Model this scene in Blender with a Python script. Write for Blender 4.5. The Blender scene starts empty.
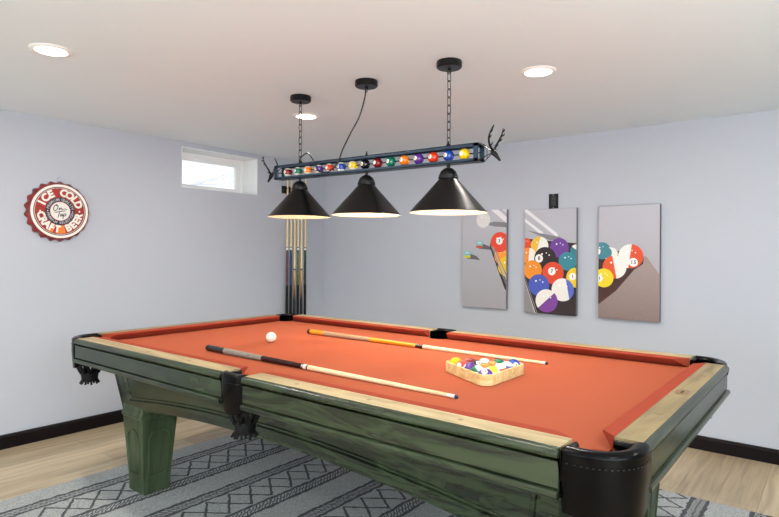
import bpy, bmesh, math, random
from math import sin, cos, pi, radians
from mathutils import Vector, Matrix

random.seed(7)
scn = bpy.context.scene
col = scn.collection

# ------------------------------------------------------------------ camera
CAM = Vector((4.086, -4.084, 1.24))
YAW, ROLL, FPX = -0.6696, 0.007, 567.87
H = 2.112                       # ceiling height
fw = Vector((sin(YAW), cos(YAW), 0)); rt = Vector((cos(YAW), -sin(YAW), 0)); up = Vector((0, 0, 1))
r2 = rt * cos(ROLL) + up * sin(ROLL); u2 = up * cos(ROLL) - rt * sin(ROLL)
cd = bpy.data.cameras.new('camera'); cam = bpy.data.objects.new('camera', cd); col.objects.link(cam)
cam.matrix_world = Matrix(((r2.x, u2.x, -fw.x, CAM.x), (r2.y, u2.y, -fw.y, CAM.y), (r2.z, u2.z, -fw.z, CAM.z), (0, 0, 0, 1)))
cd.sensor_width = 36; cd.lens = FPX / 779 * 36; cd.shift_y = -5.59 / 779
cd.clip_start = 0.02
scn.camera = cam

# ------------------------------------------------------------------ view, world, lights
scn.view_settings.view_transform = 'Standard'
scn.view_settings.look = 'None'
scn.view_settings.gamma = 1
scn.view_settings.use_curve_mapping = False
scn.view_settings.exposure = -0.18

w = bpy.data.worlds.new('world'); scn.world = w; w.use_nodes = True
wn = w.node_tree.nodes
sky = wn.new('ShaderNodeTexSky'); sky.sky_type = 'HOSEK_WILKIE'; sky.turbidity = 8; sky.ground_albedo = 0.6
sky.sun_direction = Vector((0.5, -0.4, 0.75)).normalized()
mixw = wn.new('ShaderNodeMixRGB'); mixw.inputs[0].default_value = 0.7
mixw.inputs[2].default_value = (0.9, 0.95, 1.0, 1)
w.node_tree.links.new(sky.outputs[0], mixw.inputs[1])
w.node_tree.links.new(mixw.outputs[0], wn['Background'].inputs[0])
wn['Background'].inputs[1].default_value = 2.1

ROOM_X, ROOM_Y = 7.2, -9.4
L_DOWN, L_FILL, L_EAST, L_UP, L_PEND = 6.0, 200.0, 135.0, 285.0, 11.5
WARM = (1.0, 0.93, 0.84); COOL = (0.90, 0.96, 1.0); AMBER = (1.0, 0.86, 0.62)

def light(name, kind, loc, energy, color, rot=(0, 0, 0), **kw):
    d = bpy.data.lights.new(name, kind); d.energy = energy; d.color = color
    for k, v in kw.items(): setattr(d, k, v)
    o = bpy.data.objects.new(name, d); o.location = loc; o.rotation_euler = rot; col.objects.link(o)
    return o

# added cool fill lamp at the wall behind the camera; no opening there
light('fill_behind', 'AREA', (1.2, ROOM_Y + 0.05, 1.05), L_FILL, COOL, (radians(106), 0, 0), shape='RECTANGLE', size=2.9, size_y=1.8)
# second added fill lamp, high on the windowless east wall
light('fill_east', 'AREA', (ROOM_X - 0.05, -5.2, 1.74), L_EAST, COOL, (radians(90), 0, radians(90)), shape='RECTANGLE', size=4.0, size_y=0.55)
# added unseen uplight behind the camera, brightens the ceiling
light('fill_up', 'AREA', (5.7, -5.6, 0.5), L_UP, COOL, (radians(180), 0, 0), shape='RECTANGLE', size=2.0, size_y=4.6)
# extra downlights added outside the frame, carrying on the recessed ceiling grid
for lx, ly in ((2.95, -3.06), (4.5, -1.53), (4.5, -3.06), (1.4, -4.6), (2.95, -4.6), (4.5, -4.6), (1.4, -6.1), (2.95, -6.1), (4.5, -6.1), (1.4, -7.7), (2.95, -7.7)):
    light('recessed_lamp', 'AREA', (lx, ly, H - 0.012), L_DOWN, WARM, shape='DISK', size=0.15)

# ------------------------------------------------------------------ helpers
def lin(h):
    h = h.lstrip('#'); c = [int(h[i:i + 2], 16) / 255 for i in (0, 2, 4)]
    return tuple((x / 12.92 if x <= .04045 else ((x + .055) / 1.055) ** 2.4) for x in c) + (1,)

MATS = {}
def mat(name, color, rough=.5, metal=0, spec=.5, coat=0, noise=None, emit=None, emit_s=0, bump=0, bump_scale=200):
    """Principled material; noise=(color2, scale) mottles the base colour."""
    if name in MATS: return MATS[name]
    m = bpy.data.materials.new(name); m.use_nodes = True; nt = m.node_tree; b = nt.nodes['Principled BSDF']
    c = lin(color) if isinstance(color, str) else color
    b.inputs['Base Color'].default_value = c
    b.inputs['Roughness'].default_value = rough; b.inputs['Metallic'].default_value = metal
    b.inputs['Specular IOR Level'].default_value = spec; b.inputs['Coat Weight'].default_value = coat
    b.inputs['Coat Roughness'].default_value = .08
    tc = nt.nodes.new('ShaderNodeTexCoord')
    if noise:
        n = nt.nodes.new('ShaderNodeTexNoise'); n.inputs['Scale'].default_value = noise[1]; n.inputs['Detail'].default_value = 6
        r = nt.nodes.new('ShaderNodeValToRGB'); r.color_ramp.elements[0].color = c; r.color_ramp.elements[1].color = lin(noise[0])
        r.color_ramp.elements[0].position = .35; r.color_ramp.elements[1].position = .65
        nt.links.new(tc.outputs['Object'], n.inputs['Vector']); nt.links.new(n.outputs[0], r.inputs[0]); nt.links.new(r.outputs[0], b.inputs['Base Color'])
    if bump:
        n = nt.nodes.new('ShaderNodeTexNoise'); n.inputs['Scale'].default_value = bump_scale; n.inputs['Detail'].default_value = 4
        bp = nt.nodes.new('ShaderNodeBump'); bp.inputs['Strength'].default_value = bump; bp.inputs['Distance'].default_value = .002
        nt.links.new(tc.outputs['Object'], n.inputs['Vector']); nt.links.new(n.outputs[0], bp.inputs['Height']); nt.links.new(bp.outputs[0], b.inputs['Normal'])
    if emit:
        b.inputs['Emission Color'].default_value = lin(emit) if isinstance(emit, str) else emit
        b.inputs['Emission Strength'].default_value = emit_s
    MATS[name] = m
    return m

def wood(name, c1, c2, axis, rough=.45, scale=(2.2, 38, 38), ring=5, bump=.12, coat=0, spec=.3):
    """grain running along one axis (0,1,2) of the object's own space"""
    if name in MATS: return MATS[name]
    m = bpy.data.materials.new(name); m.use_nodes = True; nt = m.node_tree; N = nt.nodes; Lk = nt.links.new; b = N['Principled BSDF']
    tc = N.new('ShaderNodeTexCoord'); mp = N.new('ShaderNodeMapping')
    s = [scale[1]] * 3; s[axis] = scale[0]; mp.inputs['Scale'].default_value = s
    Lk(tc.outputs['Object'], mp.inputs['Vector'])
    n1 = N.new('ShaderNodeTexNoise'); n1.inputs['Scale'].default_value = 1; n1.inputs['Detail'].default_value = 8; n1.inputs['Distortion'].default_value = .8
    Lk(mp.outputs[0], n1.inputs['Vector'])
    mp2 = N.new('ShaderNodeMapping'); s2 = [ring] * 3; s2[axis] = ring * .16; mp2.inputs['Scale'].default_value = s2
    Lk(tc.outputs['Object'], mp2.inputs['Vector'])
    n2 = N.new('ShaderNodeTexNoise'); n2.inputs['Scale'].default_value = 1; n2.inputs['Detail'].default_value = 3; n2.inputs['Distortion'].default_value = 1.5
    Lk(mp2.outputs[0], n2.inputs['Vector'])
    mu = N.new('ShaderNodeMath'); mu.operation = 'MULTIPLY'; mu.inputs[1].default_value = 9
    fr = N.new('ShaderNodeMath'); fr.operation = 'PINGPONG'; fr.inputs[1].default_value = 1
    Lk(n2.outputs[0], mu.inputs[0]); Lk(mu.outputs[0], fr.inputs[0])
    mx = N.new('ShaderNodeMath'); mx.operation = 'MULTIPLY_ADD'; mx.inputs[1].default_value = .38
    Lk(fr.outputs[0], mx.inputs[0]); Lk(n1.outputs[0], mx.inputs[2])
    r = N.new('ShaderNodeValToRGB'); r.color_ramp.elements[0].position = .38; r.color_ramp.elements[1].position = .85
    r.color_ramp.elements[0].color = lin(c1); r.color_ramp.elements[1].color = lin(c2)
    Lk(mx.outputs[0], r.inputs[0]); Lk(r.outputs[0], b.inputs['Base Color'])
    b.inputs['Roughness'].default_value = rough; b.inputs['Coat Weight'].default_value = coat; b.inputs['Coat Roughness'].default_value = .2; b.inputs['Specular IOR Level'].default_value = spec
    bp = N.new('ShaderNodeBump'); bp.inputs['Strength'].default_value = bump; bp.inputs['Distance'].default_value = .001
    Lk(n1.outputs[0], bp.inputs['Height']); Lk(bp.outputs[0], b.inputs['Normal'])
    MATS[name] = m
    return m

class MB:
    """collects shapes; build() links them as ONE mesh object"""
    def __init__(s): s.bm = bmesh.new(); s.mi = 0
    def face(s, vs):
        try:
            f = s.bm.faces.new(vs); f.material_index = s.mi; return f
        except ValueError: return None
    def verts(s, pts): return [s.bm.verts.new(p) for p in pts]
    def poly(s, pts): return s.face(s.verts(pts))
    def box(s, a, b):
        x0, y0, z0 = [min(p, q) for p, q in zip(a, b)]; x1, y1, z1 = [max(p, q) for p, q in zip(a, b)]
        v = s.verts([(x0, y0, z0), (x1, y0, z0), (x1, y1, z0), (x0, y1, z0), (x0, y0, z1), (x1, y0, z1), (x1, y1, z1), (x0, y1, z1)])
        for q in ((0, 3, 2, 1), (4, 5, 6, 7), (0, 1, 5, 4), (1, 2, 6, 5), (2, 3, 7, 6), (3, 0, 4, 7)): s.face([v[i] for i in q])
    def loft(s, loops, closed=True, caps=True, cyclic=False):
        R = [s.verts(l) for l in loops]; n = len(R[0]); m = len(R)
        for i in range(m if cyclic else m - 1):
            A, B = R[i], R[(i + 1) % m]
            for j in range(n if closed else n - 1):
                s.face([A[j], A[(j + 1) % n], B[(j + 1) % n], B[j]])
        if caps and closed and not cyclic: s.face(R[0][::-1]); s.face(R[-1])
    def lathe(s, prof, axis_o=(0, 0, 0), axis=(0, 0, 1), n=32, caps=True):
        o = Vector(axis_o); a = Vector(axis).normalized()
        e = Vector((1, 0, 0)) if abs(a.x) < .9 else Vector((0, 1, 0)); e1 = (e - a * e.dot(a)).normalized(); e2 = a.cross(e1)
        loops = []
        for r, z in prof:
            r = max(r, 1e-5)
            loops.append([o + a * z + (e1 * cos(2 * pi * k / n) + e2 * sin(2 * pi * k / n)) * r for k in range(n)])
        s.loft(loops, caps=caps)
    def tube(s, pts, r, n=8, cyclic=False):
        P = [Vector(p) for p in pts]; m = len(P); rr = r if isinstance(r, (list, tuple)) else [r] * m
        loops = []; prev = None
        for i, p in enumerate(P):
            if cyclic: t = P[(i + 1) % m] - P[i - 1]
            else: t = P[min(i + 1, m - 1)] - P[max(i - 1, 0)]
            t.normalize()
            if prev is None:
                e = Vector((0, 0, 1)) if abs(t.z) < .9 else Vector((1, 0, 0)); e1 = (e - t * e.dot(t)).normalized()
            else: e1 = (prev - t * prev.dot(t)).normalized()
            prev = e1; e2 = t.cross(e1)
            loops.append([p + (e1 * cos(2 * pi * k / n) + e2 * sin(2 * pi * k / n)) * rr[i] for k in range(n)])
        s.loft(loops, cyclic=cyclic)
    def sphere(s, c, r, n=24, m=14, sc=(1, 1, 1)):
        c = Vector(c); loops = []
        for i in range(1, m):
            t = pi * i / m
            loops.append([c + Vector((sin(t) * cos(2 * pi * k / n) * sc[0], sin(t) * sin(2 * pi * k / n) * sc[1], cos(t) * sc[2])) * r for k in range(n)])
        R = [s.verts(l) for l in loops]
        for i in range(m - 2):
            for k in range(n): s.face([R[i][k], R[i + 1][k], R[i + 1][(k + 1) % n], R[i][(k + 1) % n]])
        a, b = s.verts([c + Vector((0, 0, r * sc[2])), c - Vector((0, 0, r * sc[2]))])
        for k in range(n): s.face([a, R[0][k], R[0][(k + 1) % n]]); s.face([b, R[-1][(k + 1) % n], R[-1][k]])
    def prism(s, poly, z0, z1):
        s.loft([[(x, y, z0) for x, y in poly], [(x, y, z1) for x, y in poly]])
    def build(s, name, mats, parent=None, smooth=False, bevel=0, seg=2):
        bmesh.ops.recalc_face_normals(s.bm, faces=s.bm.faces[:])
        base = BASE.get(parent.name, Vector((0, 0, 0))) if parent else Vector((0, 0, 0))
        if base.length: bmesh.ops.translate(s.bm, verts=s.bm.verts[:], vec=-base)
        me = bpy.data.meshes.new(name); s.bm.to_mesh(me); s.bm.free()
        for m in (mats if isinstance(mats, (list, tuple)) else [mats]): me.materials.append(m)
        if smooth:
            me.shade_smooth()
            me.set_sharp_from_angle(angle=radians(40 if smooth is True else smooth))
        o = bpy.data.objects.new(name, me); col.objects.link(o)
        if parent: o.parent = parent; BASE[o.name] = base
        if bevel:
            md = o.modifiers.new('bevel', 'BEVEL'); md.width = bevel; md.segments = seg; md.limit_method = 'ANGLE'
        return o

BASE = {}
def tag(o, label=None, cat=None, group=None, kind=None):
    for k, v in (('label', label), ('category', cat), ('group', group), ('kind', kind)):
        if v: o[k] = v
    return o
def thing(name, loc, label, cat, group=None):
    o = bpy.data.objects.new(name, None); o.location = loc; o.empty_display_size = .1; col.objects.link(o)
    BASE[o.name] = Vector(loc)
    return tag(o, label, cat, group)
def struct(o): o['kind'] = 'structure'; return o

def text_polys(txt, size, extrude=0.0, offset=0.0, shear=0.0):
    """mesh of a line of text centred on the origin, in its own XY plane"""
    cu = bpy.data.curves.new('t', 'FONT'); cu.body = txt; cu.size = size; cu.extrude = extrude; cu.offset = offset; cu.shear = shear
    cu.align_x = 'CENTER'; cu.align_y = 'CENTER'; cu.resolution_u = 3
    o = bpy.data.objects.new('t', cu); col.objects.link(o)
    dg = bpy.context.evaluated_depsgraph_get()
    me = bpy.data.meshes.new_from_object(o.evaluated_get(dg))
    bpy.data.objects.remove(o); bpy.data.curves.remove(cu)
    return me

# ------------------------------------------------------------------ setting materials
M_WALL = mat('wall_paint', '#b7bbc4', .6, bump=.04, bump_scale=350)
M_CEIL = mat('ceiling_paint', '#e6eff4', .7, bump=.05, bump_scale=260)
M_BASE = mat('baseboard_paint', '#161013', .35, spec=.15)
M_WHITE = mat('window_vinyl', '#f0f0ee', .35)
M_REVEAL = mat('reveal_paint', '#e9ebea', .5)

def floor_material():
    m = bpy.data.materials.new('plank_floor'); m.use_nodes = True; nt = m.node_tree; N = nt.nodes; Lk = nt.links.new; b = N['Principled BSDF']
    tc = N.new('ShaderNodeTexCoord'); mp = N.new('ShaderNodeMapping'); mp.inputs['Rotation'].default_value = (0, 0, radians(90))
    Lk(tc.outputs['Object'], mp.inputs['Vector'])
    br = N.new('ShaderNodeTexBrick'); br.offset = .37; br.inputs['Scale'].default_value = 1
    br.inputs['Brick Width'].default_value = 1.22; br.inputs['Row Height'].default_value = .18
    br.inputs['Mortar Size'].default_value = .0012; br.inputs['Mortar Smooth'].default_value = .2; br.inputs['Bias'].default_value = 0
    br.inputs['Color1'].default_value = lin('#ad9b7e'); br.inputs['Color2'].default_value = lin('#c9b798'); br.inputs['Mortar'].default_value = lin('#8c7860')
    Lk(mp.outputs[0], br.inputs['Vector'])
    mp2 = N.new('ShaderNodeMapping'); mp2.inputs['Scale'].default_value = (26, 1.6, 1)
    n = N.new('ShaderNodeTexNoise'); n.inputs['Scale'].default_value = 1; n.inputs['Detail'].default_value = 8; n.inputs['Distortion'].default_value = 1.2
    Lk(tc.outputs['Object'], mp2.inputs['Vector']); Lk(mp2.outputs[0], n.inputs['Vector'])
    r = N.new('ShaderNodeValToRGB'); r.color_ramp.elements[0].color = (.62, .60, .58, 1); r.color_ramp.elements[1].color = (1.06, 1.05, 1.04, 1)
    r.color_ramp.elements[0].position = .3; r.color_ramp.elements[1].position = .6
    Lk(n.outputs[0], r.inputs[0])
    mx = N.new('ShaderNodeMixRGB'); mx.blend_type = 'MULTIPLY'; mx.inputs[0].default_value = .8
    Lk(br.outputs[0], mx.inputs[1]); Lk(r.outputs[0], mx.inputs[2]); Lk(mx.outputs[0], b.inputs['Base Color'])
    b.inputs['Roughness'].default_value = .42
    return m

# ------------------------------------------------------------------ room shell
WX, WY = ROOM_X, ROOM_Y
m = MB(); m.box((-.3, WY - .3, -.1), (WX + .3, .3, 0)); struct(m.build('floor', floor_material()))
m = MB(); m.box((-.3, WY - .3, H), (WX + .3, .3, H + .12)); struct(m.build('ceiling', M_CEIL))
# left wall with the deep basement window opening
WY0, WY1, WZ0, WZ1 = -1.583, -.834, 1.75, 2.073
m = MB()
T_ = .26
for a, b in (((-T_, WY - .3, 0), (0, WY0, H)), ((-T_, WY1, 0), (0, .3, H)), ((-T_, WY0, 0), (0, WY1, WZ0)), ((-T_, WY0, WZ1), (0, WY1, H))): m.box(a, b)
struct(m.build('wall_left', M_WALL))
m = MB(); m.box((0, 0, 0), (WX + .3, .25, H)); struct(m.build('wall_back', M_WALL))
m = MB(); m.box((WX, WY - .3, 0), (WX + .25, 0, H)); struct(m.build('wall_right', M_WALL))
m = MB(); m.box((0, WY - .25, 0), (WX, WY, H)); struct(m.build('wall_front', M_WALL))

def baseboard(name, a, b, inward):
    """profile: flat board with a small eased top edge"""
    a = Vector(a); b = Vector(b); n = Vector(inward)
    prof = [(0, 0), (.016, 0), (.016, .072), (.013, .078), (.013, .082), (.009, .088), (0, .088)]
    m = MB(); m.loft([[p + n * d + Vector((0, 0, z)) for d, z in prof] for p in (a, b)])
    return struct(m.build(name, M_BASE))
baseboard('baseboard_left', (0, WY, 0), (0, 0, 0), (1, 0, 0))
baseboard('baseboard_back', (.016, 0, 0), (WX, 0, 0), (0, -1, 0))
baseboard('baseboard_right', (WX, 0, 0), (WX, WY, 0), (-1, 0, 0))
baseboard('baseboard_front', (WX, WY, 0), (0, WY, 0), (0, 1, 0))

# white painted reveal lining of the window opening, then the sliding window at its back
m = MB(); e = .006
m.box((-T_, WY0, WZ1 - e), (.002, WY1, WZ1)); m.box((-T_, WY0, WZ0), (.002, WY1, WZ0 + e))
m.box((-T_, WY0, WZ0 + e), (.002, WY0 + e, WZ1 - e)); m.box((-T_, WY1 - e, WZ0 + e), (.002, WY1, WZ1 - e))
struct(m.build('trim_1', M_REVEAL))
def glass():
    g = bpy.data.materials.new('window_glass'); g.use_nodes = True; nt = g.node_tree; nt.nodes.clear()
    o = nt.nodes.new('ShaderNodeOutputMaterial'); t = nt.nodes.new('ShaderNodeBsdfTransparent'); gl = nt.nodes.new('ShaderNodeBsdfGlossy'); gl.inputs['Roughness'].default_value = .02
    mx = nt.nodes.new('ShaderNodeMixShader'); mx.inputs[0].default_value = .06
    nt.links.new(t.outputs[0], mx.inputs[1]); nt.links.new(gl.outputs[0], mx.inputs[2]); nt.links.new(mx.outputs[0], o.inputs[0])
    return g
M_GLASS = glass()
win = bpy.data.objects.new('window_1', None); col.objects.link(win); win['kind'] = 'structure'
a0, a1, b0, b1 = WY0 + e, WY1 - e, WZ0 + e, WZ1 - e
m = MB(); fx0, fx1 = -.25, -.195
fr = .034
for a, b in (((fx0, a0, b1 - fr), (fx1, a1, b1)), ((fx0, a0, b0), (fx1, a1, b0 + fr * .7)), ((fx0, a0, b0 + fr * .7), (fx1, a0 + fr, b1 - fr)), ((fx0, a1 - fr, b0 + fr * .7), (fx1, a1, b1 - fr))): m.box(a, b)
f = m.build('window_frame', M_WHITE, win); f['kind'] = 'structure'
p, q, xx, s_, z0, z1 = a0 + fr - .002, a1 - fr + .002, -.222, .046, b0 + fr * .7 - .002, b1 - fr + .002
m = MB()
for a, b in (((xx - .016, p, z1 - .03), (xx + .016, q, z1)), ((xx - .016, p, z0), (xx + .016, q, z0 + .026)), ((xx - .015, p, z0 + .001), (xx + .015, p + s_, z1 - .001)), ((xx - .015, q - s_, z0 + .001), (xx + .015, q, z1 - .001))): m.box(a, b)
f = m.build('window_sash', M_WHITE, win); f['kind'] = 'structure'
m = MB(); m.box((xx - .003, p + s_ - .004, z0 + .022), (xx + .003, q - s_ + .004, z1 - .026)); g = m.build('window_pane', M_GLASS, f); g['kind'] = 'structure'
# outdoors: pale ground and a bare winter tree
m = MB(); m.box((-9, -9, 1.45), (-.27, 9, 1.55)); struct(m.build('ground', mat('snowy_ground', '#e6e8ea', .8)))
tr = thing('bare_tree', (-3.4, .35, 1.55), 'pale leafless tree outside beyond the small basement window', 'tree')
m = MB()
m.tube([(-3.4, .35, 1.53), (-3.38, .33, 2.3), (-3.42, .4, 3.4)], [.07, .06, .04])
tr_m = mat('pale_bark', '#e9eaee', .8, noise=('#e2e4e9', 14))
m.build('trunk', tr_m, tr, smooth=True)
m = MB(); rnd = random.Random(3)
for k in range(12):
    z = 1.75 + rnd.random() * 1.5; p = Vector((-3.4 + .02 * z, .36, z)); d = Vector((rnd.uniform(-.5, .9), rnd.choice((-1, 1)) * rnd.uniform(.5, 1.3), rnd.uniform(.1, .7)))
    pts = [p]
    for j in range(5):
        p = p + d * .28 + Vector((rnd.uniform(-.06, .06), rnd.uniform(-.06, .06), rnd.uniform(-.05, .06))); pts.append(p)
    m.tube(pts, [.014, .011, .009, .007, .006, .004], n=5)
m.build('branches', tr_m, tr)

# ------------------------------------------------------------------ rug
def rug_material():
    m = bpy.data.materials.new('woven_rug'); m.use_nodes = True; nt = m.node_tree; N = nt.nodes; Lk = nt.links.new; b = N['Principled BSDF']
    tc = N.new('ShaderNodeTexCoord'); sp = N.new('ShaderNodeSeparateXYZ'); Lk(tc.outputs['Object'], sp.inputs[0])
    def mth(op, a, b_=None, c=None):
        n = N.new('ShaderNodeMath'); n.operation = op
        for i, v in enumerate((a, b_, c)):
            if v is None: continue
            if isinstance(v, (int, float)): n.inputs[i].default_value = v
            else: Lk(v, n.inputs[i])
        return n.outputs[0]
    X, Y = sp.outputs[0], sp.outputs[1]
    nz = N.new('ShaderNodeTexNoise'); nz.inputs['Scale'].default_value = 28; Lk(tc.outputs['Object'], nz.inputs['Vector'])
    wob = mth('MULTIPLY', mth('SUBTRACT', nz.outputs[0], .5), .03)
    Xw = mth('ADD', X, wob)
    P_ = .55
    o = mth('SUBTRACT', mth('MODULO', mth('ADD', mth('SUBTRACT', Xw, 1.2), 10 * P_ + P_ / 2), P_), P_ / 2)     # offset from the band centre
    ao = mth('ABSOLUTE', o)
    def line(c, w): return mth('LESS_THAN', mth('ABSOLUTE', mth('SUBTRACT', ao, c)), w)
    def between(a, b2): return mth('MULTIPLY', mth('GREATER_THAN', ao, a), mth('LESS_THAN', ao, b2))
    tri = mth('PINGPONG', mth('ADD', Y, 20), .13)                  # 0..0.13
    zz = mth('SUBTRACT', mth('MULTIPLY', tri, 1.35), .088)
    d1 = mth('LESS_THAN', mth('ABSOLUTE', mth('SUBTRACT', o, zz)), .0105)
    d2 = mth('LESS_THAN', mth('ABSOLUTE', mth('ADD', o, zz)), .0105)
    tri2 = mth('PINGPONG', mth('ADD', Y, 20.065), .13)
    zig = mth('MULTIPLY', mth('MAXIMUM', d1, d2), mth('LESS_THAN', ao, .095))
    her = mth('PINGPONG', mth('ADD', mth('MULTIPLY', Y, 1.0), mth('MULTIPLY', ao, 1.1)), .011)
    herb = mth('MULTIPLY', mth('LESS_THAN', her, .0045), mth('MAXIMUM', between(.123, .143), between(.150, .172)))
    dark = mth('MAXIMUM', mth('MAXIMUM', line(.112, .0095), line(.181, .0095)), mth('MAXIMUM', zig, herb))
    dark = mth('MAXIMUM', dark, line(.147, .003))
    n2 = N.new('ShaderNodeTexNoise'); n2.inputs['Scale'].default_value = 170; n2.inputs['Detail'].default_value = 3; Lk(tc.outputs['Object'], n2.inputs['Vector'])
    r = N.new('ShaderNodeValToRGB'); r.color_ramp.elements[0].color = lin('#8d9191'); r.color_ramp.elements[1].color = lin('#b9bcba'); r.color_ramp.elements[0].position = .35; r.color_ramp.elements[1].position = .65
    Lk(n2.outputs[0], r.inputs[0])
    mx = N.new('ShaderNodeMixRGB'); mx.inputs[2].default_value = lin('#3c3f43')
    Lk(mth('MULTIPLY', dark, .88), mx.inputs[0]); Lk(r.outputs[0], mx.inputs[1]); Lk(mx.outputs[0], b.inputs['Base Color'])
    b.inputs['Roughness'].default_value = .95; b.inputs['Specular IOR Level'].default_value = .1
    bp = N.new('ShaderNodeBump'); bp.inputs['Strength'].default_value = .6; bp.inputs['Distance'].default_value = .003
    Lk(n2.outputs[0], bp.inputs['Height']); Lk(bp.outputs[0], b.inputs['Normal'])
    return m
m = MB(); m.box((.862, -3.35, .0), (3.95, -.85, .008))
tag(m.build('area_rug', rug_material(), bevel=.003), 'grey woven area rug with dark zigzag bands under the pool table', 'rug')

# ------------------------------------------------------------------ pool table
X0, X1, Y0, Y1 = .960, 3.729, -2.825, -1.305      # outer edge of the flat rail tops
NX0, NX1, NY0, NY1 = 1.0793, 3.6204, -2.705, -1.4351   # cushion noses
T, BED = .80, .763
M_CLOTH = mat('orange_felt', '#a35238', .9, spec=.15, bump=.15, bump_scale=600)
M_CUSH = mat('orange_felt_rail', '#97402d', .9, spec=.12, bump=.15, bump_scale=600)
M_TOPX = wood('rail_wood_long', '#8a7854', '#b5a27a', 0)
M_TOPY = wood('rail_wood_end', '#6c5e42', '#93825c', 1)
M_GRX = wood('green_stained_wood_long', '#10160e', '#303c27', 0, rough=.27, ring=11, spec=.5, bump=.2)
M_GRY = wood('green_stained_wood_end', '#14180f', '#343b29', 1, rough=.27, ring=11, spec=.4, bump=.2)
M_GRZ = wood('green_stained_wood_leg', '#28331f', '#45533a', 2, rough=.4, ring=4)
M_LEATHER = mat('black_leather', '#020203', .22, spec=.12, bump=.05, bump_scale=90)
M_NET = mat('black_leather_net', '#050506', .55, spec=.2)
M_SIGHT = mat('rail_sight_inlay', '#6d5a40', .4)
M_DARK = mat('dark_underframe', '#2b2721', .7)
table = thing('pool_table', ((X0 + X1) / 2, (Y0 + Y1) / 2, .008), 'large pool table with orange cloth, green stained wood body and black leather pockets', 'pool table')

SIDE_N, SIDE_F = 2.378, 2.316       # side pocket centres on the near and the far rail
CORNER_CUT = .140                   # from the outer edge to where the rail wood stops
# slate bed with pocket cut-outs
def arc(cx, cy, r, a0, a1, n=12): return [(cx + r * cos(radians(a0 + (a1 - a0) * i / n)), cy + r * sin(radians(a0 + (a1 - a0) * i / n))) for i in range(n + 1)]
ex = .03
bx0, bx1, by0, by1 = NX0 - ex, NX1 + ex, NY0 - ex, NY1 + ex
poly = []
poly += arc(bx0, by0, .062, 90, 0)
poly += arc(SIDE_N, by0 - .012, .055, 168, 12)
poly += arc(bx1, by0, .062, 180, 90)
poly += arc(bx1, by1, .062, 270, 180)
poly += arc(SIDE_F, by1 + .012, .055, -12, -168)
poly += arc(bx0, by1, .062, 0, -90)
m = MB(); m.prism(poly, BED - .028, BED); m.build('playing_surface', M_CLOTH, table)
m = MB(); m.box((X0 + .2, Y0 + .2, .62), (X1 - .2, Y1 - .2, BED - .03)); m.build('slate_frame', M_DARK, table)

def rail_seg(along, p0, p1, nose, sgn, jaw0, jaw1):
    """one rail. along: 0 rail runs in x, 1 in y. p0..p1 wood ends; nose: nose coordinate; sgn: outward direction.
    jaw0/jaw1: how much shorter the cushion nose is than the wood at each end"""
    depth = (abs((Y0 if sgn < 0 else Y1) - nose) if along == 0 else abs((X0 if sgn < 0 else X1) - nose))
    def P(s, d, z): return (s, nose + sgn * d, z) if along == 0 else (nose + sgn * d, s, z)
    cw = .043
    def ext(prof, jaw=False, n=1):
        m = MB(); L = []
        for t in range(2):
            l = []
            for d, z in prof:
                k = (1 - min(d, cw) / cw) if jaw else 0
                s = p0 + jaw0 * k if t == 0 else p1 - jaw1 * k
                l.append(P(s, d, z))
            L.append(l)
        m.loft(L); return m
    D = depth
    top = ext([(cw, .72), (cw, T), (D - .002, T), (D, T - .001), (D, .72)])
    rail = top.build('rail', M_TOPX if along == 0 else M_TOPY, table)
    fascia = ext([(D, T), (D + .008, T - .002), (D + .014, T - .007), (D + .017, T - .015), (D + .015, T - .022), (D + .008, T - .026), (D - .001, T - .028), (D - .001, T - .031), (D + .009, T - .032), (D + .009, .7075), (D + .002, .7065), (D + .002, .7045), (D + .009, .7035), (D + .016, .702), (D + .020, .697), (D + .020, .690), (D + .016, .684), (D + .006, .682), (D - .03, .682), (D - .03, .715), (D, .722)])
    fascia.build('rail_fascia', M_GRX if along == 0 else M_GRY, rail, smooth=30)
    ext([(0, T - .004), (.001, T - .002), (.005, T - .0005), (cw, T + .001), (cw, T - .040), (.038, BED + .0005), (.001, T - .006)], jaw=True).build('cushion', M_CUSH, rail, smooth=40)
    return rail
def sight(rail, x, y, kind, ax):
    m = MB(); z = T + .0004
    if kind == 'dot': m.lathe([(.0075, z - .002), (.0075, z)], (x, y, 0), n=20)
    else:
        a, b = (.014, .006) if ax == 0 else (.006, .014)
        m.prism([(x - a, y), (x, y - b), (x + a, y), (x, y + b)], z - .002, z)
    m.build('sight', M_SIGHT, rail)
near_l = rail_seg(0, X0 + CORNER_CUT, SIDE_N - .064, NY0, -1, .06, .012)
near_r = rail_seg(0, SIDE_N + .062, X1 - CORNER_CUT, NY0, -1, .012, .055)
far_l = rail_seg(0, X0 + CORNER_CUT, SIDE_F - .064, NY1, 1, .05, .012)
far_r = rail_seg(0, SIDE_F + .064, X1 - CORNER_CUT, NY1, 1, .012, .055)
end_l = rail_seg(1, Y0 + .155, Y1 - .155, NX0, -1, .045, .045)
end_r = rail_seg(1, Y0 + .155, Y1 - .155, NX1, 1, .045, .05)
step = (NX1 - NX0) / 8
for k in (1, 2, 3, 5, 6, 7):
    x = NX0 + step * k
    sight(near_l if k < 4 else near_r, x, NY0 - .082, 'dot', 0); sight(far_l if k < 4 else far_r, x, NY1 + .088, 'dot', 0)
for k in (1, 3):
    y = NY0 + (NY1 - NY0) * k / 4
    sight(end_l, NX0 - .082, y, 'dia', 0); sight(end_r, NX1 + .076, y, 'dia', 0)
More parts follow.
